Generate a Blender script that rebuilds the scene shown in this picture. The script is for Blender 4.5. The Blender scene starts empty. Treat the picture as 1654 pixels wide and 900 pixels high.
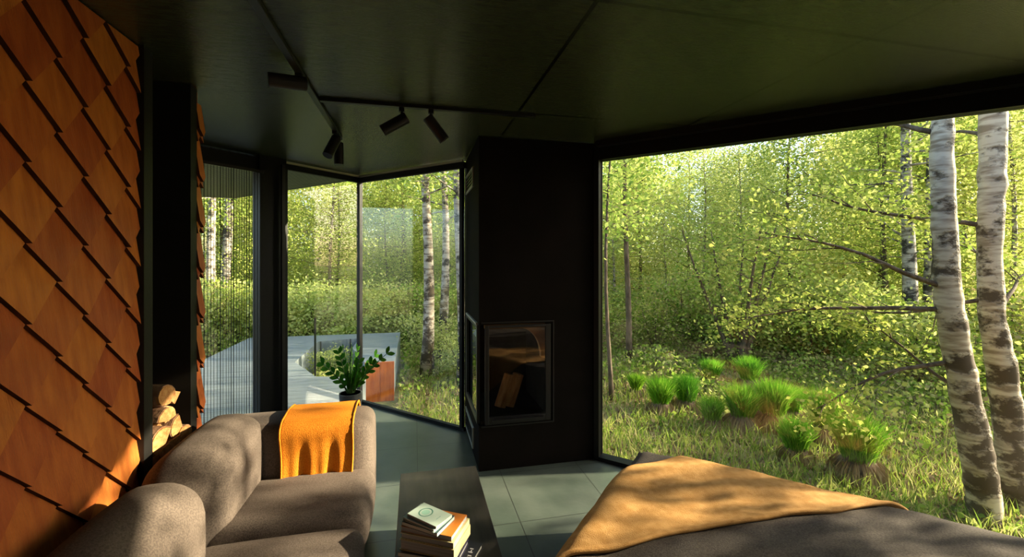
import bpy, bmesh, math, random
import numpy as np
from mathutils import Vector, Matrix, noise

# ------------------------------------------------------------------ camera, sky, sun, exposure
S = bpy.context.scene
COL = S.collection
cam_d = bpy.data.cameras.new('camera')
cam = bpy.data.objects.new('camera', cam_d)
COL.objects.link(cam)
cam.location = (0, 0, 1.585)
cam.rotation_euler = (math.radians(90), 0, math.radians(-12.75))
cam_d.sensor_width = 36.0
cam_d.lens = 36.0 * 694 / 1654
cam_d.shift_y = -32 / 1654
cam_d.clip_start = 0.02
cam_d.clip_end = 300
S.camera = cam

SUN_EL, SUN_AZ = math.radians(20.0), math.atan2(-0.13, 1.0)
sd = Vector((math.cos(SUN_EL) * math.cos(SUN_AZ), math.cos(SUN_EL) * math.sin(SUN_AZ), math.sin(SUN_EL)))
sun_d = bpy.data.lights.new('sun', 'SUN')
sun_d.energy = 15.0
sun_d.color = (1.0, 0.85, 0.60)
sun_d.angle = math.radians(0.7)
sun = bpy.data.objects.new('sun', sun_d)
COL.objects.link(sun)
sun.rotation_euler = sd.to_track_quat('Z', 'Y').to_euler()
sun.location = (12, -3, 8)

w = bpy.data.worlds.new('world')
S.world = w
w.use_nodes = True
nt = w.node_tree
nt.nodes.clear()
sky = nt.nodes.new('ShaderNodeTexSky')
sky.sky_type = 'NISHITA'
sky.sun_disc = False
sky.sun_elevation = math.radians(30)
sky.sun_rotation = math.radians(90) + 0.2
sky.dust_density = 2.0
bg = nt.nodes.new('ShaderNodeBackground')
bg.inputs[1].default_value = 0.30
wo = nt.nodes.new('ShaderNodeOutputWorld')
nt.links.new(sky.outputs[0], bg.inputs[0])
nt.links.new(bg.outputs[0], wo.inputs[0])

S.view_settings.view_transform = 'Standard'
S.view_settings.look = 'None'
S.view_settings.gamma = 1.0
S.view_settings.use_curve_mapping = False
S.view_settings.exposure = 1.05
S.cycles.max_bounces = 10
S.cycles.diffuse_bounces = 5
S.cycles.transparent_max_bounces = 12
S.cycles.sample_clamp_indirect = 6.0
S.cycles.use_denoising = True

RND = random.Random(7)
NR = np.random.default_rng(7)


# ------------------------------------------------------------------ materials
def N(nt, t, **kw):
    n = nt.nodes.new(t)
    for k, v in kw.items():
        setattr(n, k, v)
    return n


def base_mat(name, col, rough=0.6, metal=0.0, spec=0.5):
    m = bpy.data.materials.new(name)
    m.use_nodes = True
    p = m.node_tree.nodes['Principled BSDF']
    p.inputs['Base Color'].default_value = (*col, 1)
    p.inputs['Roughness'].default_value = rough
    p.inputs['Metallic'].default_value = metal
    p.inputs['Specular IOR Level'].default_value = spec
    return m, m.node_tree, p


def noisy(name, c1, c2, scale=8.0, rough=0.6, stretch=(1, 1, 1), bump=0.0, bscale=None, metal=0, spec=0.5,
          detail=4.0, coord='Object', lo=0.35, hi=0.65, bdist=0.01):
    m, t, p = base_mat(name, c1, rough, metal, spec)
    tc = N(t, 'ShaderNodeTexCoord')
    mp = N(t, 'ShaderNodeMapping')
    mp.inputs['Scale'].default_value = stretch
    t.links.new(tc.outputs[coord], mp.inputs[0])
    n = N(t, 'ShaderNodeTexNoise')
    n.inputs['Scale'].default_value = scale
    n.inputs['Detail'].default_value = detail
    t.links.new(mp.outputs[0], n.inputs['Vector'])
    r = N(t, 'ShaderNodeValToRGB')
    r.color_ramp.elements[0].position = lo
    r.color_ramp.elements[0].color = (*c1, 1)
    r.color_ramp.elements[1].position = hi
    r.color_ramp.elements[1].color = (*c2, 1)
    t.links.new(n.outputs[0], r.inputs[0])
    t.links.new(r.outputs[0], p.inputs['Base Color'])
    if bump:
        n2 = N(t, 'ShaderNodeTexNoise')
        n2.inputs['Scale'].default_value = bscale or scale * 4
        n2.inputs['Detail'].default_value = 3
        t.links.new(mp.outputs[0], n2.inputs['Vector'])
        b = N(t, 'ShaderNodeBump')
        b.inputs['Strength'].default_value = bump
        b.inputs['Distance'].default_value = bdist
        t.links.new(n2.outputs[0], b.inputs['Height'])
        t.links.new(b.outputs[0], p.inputs['Normal'])
    return m


def grid_mask(t, sx, sy, ox, oy, width):
    """1 on joint lines of a world grid, else 0"""
    tc = N(t, 'ShaderNodeTexCoord')
    sp = N(t, 'ShaderNodeSeparateXYZ')
    t.links.new(tc.outputs['Object'], sp.inputs[0])
    outs = []
    for i, (s, o) in enumerate(((sx, ox), (sy, oy))):
        if not s:
            continue
        a = N(t, 'ShaderNodeMath', operation='SUBTRACT')
        t.links.new(sp.outputs[i], a.inputs[0])
        a.inputs[1].default_value = o - s / 2
        pm = N(t, 'ShaderNodeMath', operation='PINGPONG')   # distance to nearest multiple
        t.links.new(a.outputs[0], pm.inputs[0])
        pm.inputs[1].default_value = s / 2
        g = N(t, 'ShaderNodeMath', operation='GREATER_THAN')
        t.links.new(pm.outputs[0], g.inputs[0])
        g.inputs[1].default_value = s / 2 - width / 2
        outs.append(g.outputs[0])
    if len(outs) == 1:
        return outs[0], tc
    mx = N(t, 'ShaderNodeMath', operation='MAXIMUM')
    t.links.new(outs[0], mx.inputs[0])
    t.links.new(outs[1], mx.inputs[1])
    return mx.outputs[0], tc


def jointed(name, c1, c2, joint, sx, sy, ox, oy, width, rough, nscale, stretch=(1, 1, 1), bump=0.1, bscale=60, spec=0.5):
    m = noisy(name, c1, c2, nscale, rough, stretch, bump, bscale, spec=spec)
    t = m.node_tree
    p = t.nodes['Principled BSDF']
    old = p.inputs['Base Color'].links[0].from_socket
    mask, tc = grid_mask(t, sx, sy, ox, oy, width)
    mix = N(t, 'ShaderNodeMix', data_type='RGBA')
    t.links.new(mask, mix.inputs[0])
    t.links.new(old, mix.inputs[6])
    mix.inputs[7].default_value = (*joint, 1)
    t.links.new(mix.outputs[2], p.inputs['Base Color'])
    return m


def glass_mat(name, tint=(0.975, 0.99, 0.98), gain=1.0):
    m = bpy.data.materials.new(name)
    m.use_nodes = True
    t = m.node_tree
    t.nodes.clear()
    o = N(t, 'ShaderNodeOutputMaterial')
    tr = N(t, 'ShaderNodeBsdfTransparent')
    tr.inputs[0].default_value = (*tint, 1)
    gl = N(t, 'ShaderNodeBsdfGlossy')
    gl.inputs['Roughness'].default_value = 0.0
    g = N(t, 'ShaderNodeNewGeometry')
    dot = N(t, 'ShaderNodeVectorMath', operation='DOT_PRODUCT')
    t.links.new(g.outputs['Incoming'], dot.inputs[0])
    t.links.new(g.outputs['Normal'], dot.inputs[1])
    ab = N(t, 'ShaderNodeMath', operation='ABSOLUTE')
    t.links.new(dot.outputs['Value'], ab.inputs[0])
    om = N(t, 'ShaderNodeMath', operation='SUBTRACT')
    om.inputs[0].default_value = 1.0
    t.links.new(ab.outputs[0], om.inputs[1])
    pw = N(t, 'ShaderNodeMath', operation='POWER')
    t.links.new(om.outputs[0], pw.inputs[0])
    pw.inputs[1].default_value = 5.0
    mul = N(t, 'ShaderNodeMath', operation='MULTIPLY_ADD')
    t.links.new(pw.outputs[0], mul.inputs[0])
    mul.inputs[1].default_value = 0.96 * gain
    mul.inputs[2].default_value = 0.04 * gain
    mul.use_clamp = True
    mx = N(t, 'ShaderNodeMixShader')
    t.links.new(mul.outputs[0], mx.inputs[0])
    t.links.new(tr.outputs[0], mx.inputs[1])
    t.links.new(gl.outputs[0], mx.inputs[2])
    t.links.new(mx.outputs[0], o.inputs[0])
    return m


def leaf_mat(name, cols, trans=0.45, rough=0.5):
    m = bpy.data.materials.new(name)
    m.use_nodes = True
    t = m.node_tree
    t.nodes.clear()
    o = N(t, 'ShaderNodeOutputMaterial')
    g = N(t, 'ShaderNodeNewGeometry')
    r = N(t, 'ShaderNodeValToRGB')
    el = r.color_ramp.elements
    n = len(cols)
    el[0].position = 0
    el[0].color = (*cols[0], 1)
    el[1].position = 1
    el[1].color = (*cols[-1], 1)
    for i in range(1, n - 1):
        e = el.new(i / (n - 1))
        e.color = (*cols[i], 1)
    t.links.new(g.outputs['Random Per Island'], r.inputs[0])
    oi = N(t, 'ShaderNodeObjectInfo')
    hs = N(t, 'ShaderNodeHueSaturation')
    mr = N(t, 'ShaderNodeMapRange')
    mr.inputs[3].default_value = 0.485
    mr.inputs[4].default_value = 0.515
    t.links.new(oi.outputs['Random'], mr.inputs[0])
    t.links.new(mr.outputs[0], hs.inputs['Hue'])
    t.links.new(r.outputs[0], hs.inputs['Color'])
    d = N(t, 'ShaderNodeBsdfDiffuse')
    tl = N(t, 'ShaderNodeBsdfTranslucent')
    t.links.new(hs.outputs[0], d.inputs[0])
    t.links.new(hs.outputs[0], tl.inputs[0])
    mx = N(t, 'ShaderNodeMixShader')
    mx.inputs[0].default_value = trans
    t.links.new(d.outputs[0], mx.inputs[1])
    t.links.new(tl.outputs[0], mx.inputs[2])
    t.links.new(mx.outputs[0], o.inputs[0])
    return m


def shingle_mat():
    m = noisy('cedar_shingle', (0.31, 0.068, 0.013), (0.43, 0.115, 0.022), 5.0, 0.5, (6, 6, 0.8), 0.25, 30, spec=0.35)
    t = m.node_tree
    p = t.nodes['Principled BSDF']
    old = p.inputs['Base Color'].links[0].from_socket
    g = N(t, 'ShaderNodeNewGeometry')
    mr = N(t, 'ShaderNodeMapRange')
    mr.inputs[3].default_value = 0.78
    mr.inputs[4].default_value = 1.15
    t.links.new(g.outputs['Random Per Island'], mr.inputs[0])
    hs = N(t, 'ShaderNodeHueSaturation')
    t.links.new(mr.outputs[0], hs.inputs['Value'])
    mh = N(t, 'ShaderNodeMapRange')
    mh.inputs[3].default_value = 0.492
    mh.inputs[4].default_value = 0.512
    t.links.new(g.outputs['Random Per Island'], mh.inputs[0])
    t.links.new(mh.outputs[0], hs.inputs['Hue'])
    t.links.new(old, hs.inputs['Color'])
    t.links.new(hs.outputs[0], p.inputs['Base Color'])
    return m


def fabric_mat(name, c1, c2, rough=0.9, weave=350, bump=0.5, sheen=0.3, nscale=160):
    m = noisy(name, c1, c2, nscale, rough, (1, 1, 1), bump, weave, spec=0.15, bdist=0.004)
    p = m.node_tree.nodes['Principled BSDF']
    p.inputs['Sheen Weight'].default_value = sheen
    p.inputs['Sheen Roughness'].default_value = 0.5
    p.inputs['Sheen Tint'].default_value = (*c2, 1)
    return m


def birch_mat(name, white=(0.54, 0.46, 0.36), dark=(0.085, 0.062, 0.042), amount=0.545):
    m, t, p = base_mat(name, white, 0.75, 0, 0.2)
    tc = N(t, 'ShaderNodeTexCoord')
    mp = N(t, 'ShaderNodeMapping')
    mp.inputs['Scale'].default_value = (3.4, 3.4, 5.0)
    t.links.new(tc.outputs['Object'], mp.inputs[0])
    n = N(t, 'ShaderNodeTexNoise')
    n.inputs['Scale'].default_value = 1.1
    n.inputs['Detail'].default_value = 6
    n.inputs['Roughness'].default_value = 0.65
    t.links.new(mp.outputs[0], n.inputs['Vector'])
    r = N(t, 'ShaderNodeValToRGB')
    r.color_ramp.elements[0].position = amount - 0.04
    r.color_ramp.elements[0].color = (0, 0, 0, 1)
    r.color_ramp.elements[1].position = amount + 0.04
    r.color_ramp.elements[1].color = (1, 1, 1, 1)
    sz_ = N(t, 'ShaderNodeSeparateXYZ')
    t.links.new(tc.outputs['Object'], sz_.inputs[0])
    mz = N(t, 'ShaderNodeMapRange')
    mz.inputs[1].default_value = 0.0
    mz.inputs[2].default_value = 2.4
    mz.inputs[3].default_value = 0.085
    mz.inputs[4].default_value = -0.01
    t.links.new(sz_.outputs[2], mz.inputs[0])
    az_ = N(t, 'ShaderNodeMath', operation='ADD')
    t.links.new(n.outputs[0], az_.inputs[0])
    t.links.new(mz.outputs[0], az_.inputs[1])
    t.links.new(az_.outputs[0], r.inputs[0])
    mp2 = N(t, 'ShaderNodeMapping')
    mp2.inputs['Scale'].default_value = (3, 3, 16)
    t.links.new(tc.outputs['Object'], mp2.inputs[0])
    n2 = N(t, 'ShaderNodeTexNoise')
    n2.inputs['Scale'].default_value = 1.6
    n2.inputs['Detail'].default_value = 5
    t.links.new(mp2.outputs[0], n2.inputs['Vector'])
    r2 = N(t, 'ShaderNodeValToRGB')
    r2.color_ramp.elements[0].position = 0.36
    r2.color_ramp.elements[0].color = (white[0] * .45, white[1] * .40, white[2] * .36, 1)
    r2.color_ramp.elements[1].position = 0.56
    r2.color_ramp.elements[1].color = (*white, 1)
    t.links.new(n2.outputs[0], r2.inputs[0])
    mix = N(t, 'ShaderNodeMix', data_type='RGBA')
    t.links.new(r.outputs[0], mix.inputs[0])
    t.links.new(r2.outputs[0], mix.inputs[6])
    mix.inputs[7].default_value = (*dark, 1)
    t.links.new(mix.outputs[2], p.inputs['Base Color'])
    b = N(t, 'ShaderNodeBump')
    b.inputs['Strength'].default_value = 0.6
    b.inputs['Distance'].default_value = 0.02
    b.invert = True
    t.links.new(r.outputs[0], b.inputs['Height'])
    t.links.new(b.outputs[0], p.inputs['Normal'])
    return m


M = {}
M['black'] = noisy('black_panel', (0.007, 0.007, 0.006), (0.010, 0.009, 0.008), 6, 0.5, bump=0.05, bscale=80, spec=0.2)
M['chimney'] = noisy('black_plaster', (0.007, 0.006, 0.005), (0.010, 0.008, 0.007), 4, 0.85, bump=0.05, bscale=60, spec=0.04)
M['metal'] = base_mat('black_metal', (0.012, 0.011, 0.011), 0.4, 0.3)[0]
M['frame'] = base_mat('frame_metal', (0.006, 0.006, 0.006), 0.5, 0.0, 0.2)[0]
M['steel'] = base_mat('brushed_trim', (0.45, 0.42, 0.36), 0.35, 0.9)[0]
M['vent'] = base_mat('vent_rim', (0.42, 0.43, 0.38), 0.5, 0.0)[0]
M['ceiling'] = jointed('dark_plywood', (0.024, 0.031, 0.016), (0.042, 0.052, 0.027), (0.0005, 0.0005, 0.0005), 1.2, 1.2, 0.63, 0.215, 0.018,
                       0.26, 14, (1, 5, 1), 0.22, 70, spec=0.6)
M['floor'] = jointed('slate_tile', (0.055, 0.072, 0.058), (0.095, 0.112, 0.092), (0.02, 0.022, 0.02), 0.6, 0.6, 0.62, 2.51, 0.005,
                     0.32, 3, (1, 1, 1), 0.06, 30)
M['deck'] = jointed('grey_deck', (0.15, 0.18, 0.19), (0.25, 0.28, 0.285), (0.05, 0.05, 0.05), 0, 0.145, 0, 0.02, 0.008,
                    0.5, 3, (1, 14, 1), 0.2, 20)
M['soffit'] = jointed('dark_soffit', (0.02, 0.02, 0.02), (0.045, 0.043, 0.04), (0.004, 0.004, 0.004), 0.05, 0.0, 0, 0, 0.012,
                      0.5, 8, (12, 1, 1), 0.2, 20)
M['shingle'] = shingle_mat()
M['shingle_edge_shade'] = noisy('shaded_butt_edge', (0.03, 0.010, 0.004), (0.06, 0.02, 0.008), 20, 0.8, spec=0.1)  # dark end grain, with the gap shade under the butts put into the colour
M['glass'] = glass_mat('window_glass')
M['fireglass'] = glass_mat('fire_glass', (0.86, 0.84, 0.82), 1.3)
M['sofa'] = fabric_mat('sofa_fabric', (0.070, 0.053, 0.043), (0.118, 0.092, 0.075), weave=260, bump=0.35)
M['piping'] = fabric_mat('sofa_piping', (0.12, 0.10, 0.085), (0.17, 0.145, 0.125))
M['bedspread'] = fabric_mat('bedspread_fabric', (0.040, 0.033, 0.028), (0.075, 0.062, 0.053), weave=300)
M['orange'] = fabric_mat('orange_wool', (0.50, 0.145, 0.008), (0.64, 0.215, 0.016), weave=240, bump=0.7, sheen=0.4)
M['tan'] = fabric_mat('ochre_wool', (0.31, 0.155, 0.045), (0.42, 0.23, 0.08), weave=260, bump=0.7, sheen=0.5, nscale=25)
M['table'] = noisy('dark_table', (0.020, 0.018, 0.016), (0.03, 0.027, 0.023), 4, 0.36, (10, 1, 1), 0.05, 40, spec=0.25)
M['wood'] = noisy('split_birch', (0.36, 0.15, 0.045), (0.52, 0.29, 0.11), 14, 0.75, (0.6, 3, 3), 0.3, 60, spec=0.2)
M['bark_log'] = noisy('log_bark', (0.20, 0.09, 0.045), (0.40, 0.24, 0.14), 12, 0.85, (1, 1, 1), 0.5, 60, spec=0.2)
M['ash'] = noisy('firebrick', (0.018, 0.014, 0.011), (0.035, 0.028, 0.02), 10, 0.9, spec=0.1)
M['baffle'] = noisy('baffle_stone', (0.5, 0.26, 0.10), (0.65, 0.36, 0.15), 6, 0.8)
M['birch'] = birch_mat('birch_bark')
M['birch_dim'] = birch_mat('birch_bark_grey', (0.42, 0.37, 0.31), (0.045, 0.038, 0.03), 0.53)
M['bark'] = noisy('brown_bark', (0.07, 0.05, 0.035), (0.17, 0.13, 0.09), 6, 0.85, (3, 3, 1), 0.6, 30, spec=0.15)
LC = [(0.17, 0.27, 0.05), (0.30, 0.40, 0.07), (0.44, 0.51, 0.11), (0.58, 0.60, 0.18), (0.34, 0.45, 0.08)]
M['leaf'] = leaf_mat('birch_leaf', LC, 0.5)
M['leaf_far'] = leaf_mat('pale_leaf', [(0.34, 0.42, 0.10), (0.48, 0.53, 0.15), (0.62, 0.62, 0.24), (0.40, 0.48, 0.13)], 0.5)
M['leaf_deep'] = leaf_mat('deep_leaf', [(0.06, 0.13, 0.012), (0.12, 0.22, 0.02), (0.20, 0.32, 0.03)], 0.45)
M['herb'] = leaf_mat('herb_leaf', [(0.12, 0.20, 0.03), (0.26, 0.38, 0.05), (0.44, 0.50, 0.10), (0.58, 0.56, 0.20), (0.30, 0.22, 0.12)], 0.4)
M['grass'] = leaf_mat('grass_blade', [(0.12, 0.22, 0.03), (0.26, 0.38, 0.05), (0.42, 0.48, 0.10), (0.50, 0.43, 0.22)], 0.4)
M['sedge'] = leaf_mat('sedge_blade', [(0.10, 0.30, 0.02), (0.20, 0.44, 0.03), (0.36, 0.56, 0.06)], 0.45)
M['thatch'] = leaf_mat('dry_sedge', [(0.22, 0.14, 0.07), (0.36, 0.25, 0.14), (0.46, 0.34, 0.20)], 0.2)
M['soil'] = noisy('tussock_soil', (0.06, 0.04, 0.025), (0.20, 0.13, 0.08), 9, 0.95, bump=0.6, bscale=30)
M['ground'] = noisy('forest_floor', (0.09, 0.10, 0.03), (0.27, 0.22, 0.10), 2.2, 0.95, bump=0.7, bscale=14, detail=8, spec=0.1)
M['plant'] = leaf_mat('houseplant_leaf', [(0.03, 0.12, 0.012), (0.06, 0.2, 0.02), (0.11, 0.28, 0.03)], 0.25)
M['stem'] = base_mat('plant_stem', (0.10, 0.20, 0.04), 0.5)[0]
M['pot'] = noisy('concrete_pot', (0.10, 0.10, 0.095), (0.16, 0.155, 0.15), 12, 0.8, bump=0.2)
M['paper'] = noisy('page_edges', (0.30, 0.29, 0.25), (0.42, 0.40, 0.36), 2, 0.8, (1, 1, 180))
M['screen'] = base_mat('screen_thread', (0.02, 0.025, 0.03), 0.6)[0]


# ------------------------------------------------------------------ helpers
class MB:
    def __init__(s):
        s.v, s.f = [], []

    def poly(s, pts):
        b = len(s.v)
        s.v += [tuple(p) for p in pts]
        s.f.append(tuple(range(b, b + len(pts))))

    def box(s, x0, y0, z0, x1, y1, z1):
        b = len(s.v)
        s.v += [(x0, y0, z0), (x1, y0, z0), (x1, y1, z0), (x0, y1, z0), (x0, y0, z1), (x1, y0, z1), (x1, y1, z1), (x0, y1, z1)]
        s.f += [tuple(b + i for i in q) for q in ((0, 3, 2, 1), (4, 5, 6, 7), (0, 1, 5, 4), (1, 2, 6, 5), (2, 3, 7, 6), (3, 0, 4, 7))]
        return s

    def obox(s, a, b_, half, z0, z1):
        """box along the plan segment a-b with half thickness"""
        a, b_ = Vector(a), Vector(b_)
        d = (b_ - a).normalized()
        n = Vector((-d.y, d.x)) * half
        return s.prism([a - n, b_ - n, b_ + n, a + n], z0, z1)

    def prism(s, pts, z0, z1):
        n = len(pts)
        b = len(s.v)
        s.v += [(p[0], p[1], z0) for p in pts] + [(p[0], p[1], z1) for p in pts]
        s.f.append(tuple(b + n - 1 - i for i in range(n)))
        s.f.append(tuple(b + n + i for i in range(n)))
        for i in range(n):
            j = (i + 1) % n
            s.f.append((b + i, b + j, b + n + j, b + n + i))
        return s

    def tube(s, pts, rads, n=8, cap=True):
        pts = [Vector(p) for p in pts]
        b0 = len(s.v)
        m = len(pts)
        ref = Vector((0.31, 0.17, 0.93)).normalized()
        for i, p in enumerate(pts):
            d = (pts[min(i + 1, m - 1)] - pts[max(i - 1, 0)]).normalized()
            if abs(d.dot(ref)) > 0.98:
                ref = Vector((1, 0.1, 0)).normalized()
            u = d.cross(ref).normalized()
            v = d.cross(u)
            r = rads[i] if hasattr(rads, '__len__') else rads
            for k in range(n):
                a = 2 * math.pi * k / n
                s.v.append(tuple(p + (u * math.cos(a) + v * math.sin(a)) * r))
        for i in range(m - 1):
            for k in range(n):
                a, b = b0 + i * n + k, b0 + i * n + (k + 1) % n
                s.f.append((a, b, b + n, a + n))
        if cap:
            s.f.append(tuple(b0 + k for k in range(n))[::-1])
            s.f.append(tuple(b0 + (m - 1) * n + k for k in range(n)))
        return s

    def rbox(s, x0, y0, z0, x1, y1, z1, r, n=12, puff=(0, 0, 0), mat=None):
        """upholstered box: rounded edges, faces bulging by puff"""
        c = Vector(((x0 + x1) / 2, (y0 + y1) / 2, (z0 + z1) / 2))
        h = Vector(((x1 - x0) / 2, (y1 - y0) / 2, (z1 - z0) / 2))
        rr = min(r, h.x * .99, h.y * .99, h.z * .99)
        core = h - Vector((rr, rr, rr))
        idx = {}
        for ax in range(3):
            for sg in (-1, 1):
                g = []
                for i in range(n + 1):
                    for j in range(n + 1):
                        # denser near the edges
                        a = math.sin((i / n - .5) * math.pi) * .85 + (i / n - .5) * 2 * .15
                        b = math.sin((j / n - .5) * math.pi) * .85 + (j / n - .5) * 2 * .15
                        p = [0, 0, 0]
                        p[ax] = sg
                        p[(ax + 1) % 3] = a
                        p[(ax + 2) % 3] = b
                        key = tuple(round(t, 5) for t in p)
                        if key not in idx:
                            q = Vector((p[0] * h.x, p[1] * h.y, p[2] * h.z))
                            k = Vector([max(-core[t], min(core[t], q[t])) for t in range(3)])
                            d = q - k
                            o = k + d.normalized() * rr if d.length > 1e-9 else q
                            u = [o[t] / h[t] for t in range(3)]
                            for t in range(3):
                                o[t] += math.copysign(1, u[t]) * abs(u[t]) ** 3 * puff[t] * (1 - u[(t + 1) % 3] ** 2) * (1 - u[(t + 2) % 3] ** 2)
                            o = c + o
                            if mat:
                                o = mat @ o
                            idx[key] = len(s.v)
                            s.v.append(tuple(o))
                        g.append(idx[key])
                for i in range(n):
                    for j in range(n):
                        q = (g[i * (n + 1) + j], g[(i + 1) * (n + 1) + j], g[(i + 1) * (n + 1) + j + 1], g[i * (n + 1) + j + 1])
                        s.f.append(q if sg > 0 else q[::-1])
        return s

    def build(s, name, mat, parent=None, smooth=False, bevel=0.0, kind=None, loc=None):
        me = bpy.data.meshes.new(name)
        me.from_pydata(s.v, [], s.f)
        me.materials.append(mat)
        if smooth:
            me.polygons.foreach_set('use_smooth', [True] * len(me.polygons))
        me.update()
        o = bpy.data.objects.new(name, me)
        COL.objects.link(o)
        if parent:
            o.parent = parent
        if bevel:
            b = o.modifiers.new('bevel', 'BEVEL')
            b.width = bevel
            b.segments = 2
            b.limit_method = 'ANGLE'
        if kind:
            o['kind'] = kind
        if loc:
            o.location = loc
        return o


def tag(o, label, cat, group=None, kind=None):
    o['label'] = label
    o['category'] = cat
    if group:
        o['group'] = group
    if kind:
        o['kind'] = kind
    return o


def thing(name, label, cat, loc=(0, 0, 0), rz=0.0, group=None):
    o = bpy.data.objects.new(name, None)
    o.empty_display_size = 0.1
    COL.objects.link(o)
    o.location = loc
    o.rotation_euler = (0, 0, rz)
    return tag(o, label, cat, group)


def copy_tree(o, parent=None):
    c = o.copy()
    COL.objects.link(c)
    if parent:
        c.parent = parent
    for ch in list(o.children):
        copy_tree(ch, c)
    return c


def quads(P4):
    """mesh data from an (n,4,3) array"""
    n = len(P4)
    me = bpy.data.meshes.new('leaves')
    me.vertices.add(n * 4)
    me.vertices.foreach_set('co', P4.reshape(-1).astype(np.float32))
    me.loops.add(n * 4)
    me.loops.foreach_set('vertex_index', np.arange(n * 4, dtype=np.int32))
    me.polygons.add(n)
    me.polygons.foreach_set('loop_start', np.arange(0, n * 4, 4, dtype=np.int32))
    me.update(calc_edges=True)
    return me


def leaves(C, size, flat=0.35):
    """rhombic leaves at centres C"""
    n = len(C)
    a = NR.normal(size=(n, 3))
    a[:, 2] *= 0.7
    a /= np.linalg.norm(a, axis=1)[:, None]
    b = NR.normal(size=(n, 3))
    b = np.cross(a, b)
    b /= np.linalg.norm(b, axis=1)[:, None]
    s = (size * NR.uniform(0.65, 1.3, n))[:, None]
    return np.stack([C - a * s * .5, C + b * s * .33 - a * s * .05, C + a * s * .5, C - b * s * .33 - a * s * .05], axis=1)


def blades(base, height, width, lean):
    """grass blades: kite quads rooted at base, bending over"""
    n = len(base)
    th = NR.uniform(0, 2 * math.pi, n)
    d = np.stack([np.cos(th), np.sin(th), np.zeros(n)], axis=1)
    wv = np.stack([-np.sin(th), np.cos(th), np.zeros(n)], axis=1)
    tw = NR.uniform(0, 2 * math.pi, n)
    wv = np.stack([np.cos(tw), np.sin(tw), np.zeros(n)], axis=1)
    h = (height * NR.uniform(0.5, 1.2, n))[:, None]
    l = (lean * NR.uniform(0.1, 1.2, n))[:, None] * h
    up = np.array([[0, 0, 1.0]])
    mid = base + up * h * .55 + d * l * .35
    tip = base + up * h * (1 - 0.25 * (l / h) ** 2) + d * l
    wd = width * NR.uniform(.6, 1.3, n)[:, None]
    return np.stack([base, mid + wv * wd * .5, tip, mid - wv * wd * .5], axis=1)


def leafobj(name, P4, mat, parent=None):
    me = quads(P4)
    me.name = name
    me.materials.append(mat)
    o = bpy.data.objects.new(name, me)
    COL.objects.link(o)
    if parent:
        o.parent = parent
    return o


GZ = -0.6
CD = Vector((math.sin(math.radians(12.75)), math.cos(math.radians(12.75))))
CR = Vector((CD.y, -CD.x))


def gh(x, y):
    """forest floor height"""
    d = math.hypot(x, y)
    k = min(1, max(0, (d - 5.0) / 5))
    return GZ + k * (0.16 * noise.noise(Vector((x * .35, y * .35, 3))) + 0.06 * noise.noise(Vector((x * 1.1, y * 1.1, 7)))) \
        + 0.035 * max(0, d - 12)


def spot(px, d):
    """plan point at frame column px (of 1654) and depth d in metres"""
    l = (px - 827) / 694 * d
    p = CD * d + CR * l
    return p.x, p.y


# ------------------------------------------------------------------ setting: floor, ceiling, walls
SLAB = [(-2.97, -2.6), (7.3, -2.6), (1.45, 3.25), (1.1, 3.40), (-0.56, 5.06), (-2.97, 2.62)]
MB().prism(SLAB, -0.25, 0).build('floor', M['floor'], kind='structure')
MB().prism(SLAB, 2.5, 2.75).build('ceiling', M['ceiling'], kind='structure')
MB().box(-2.97, -2.75, -.25, 7.2, -2.6, 0.02).box(-2.97, -2.75, 0.02, 3.2, -2.6, 2.5).box(5.0, -2.75, .02, 7.2, -2.6, 2.5).box(3.2, -2.75, .02, 5.0, -2.6, .8).box(3.2, -2.75, 2.2, 5.0, -2.6, 2.5).build('wall_back', M['black'], kind='structure')
MB().box(-2.97, 2.625, -.25, -1.26, 2.72, 2.5).build('wall_rear', M['black'], kind='structure')


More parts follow.
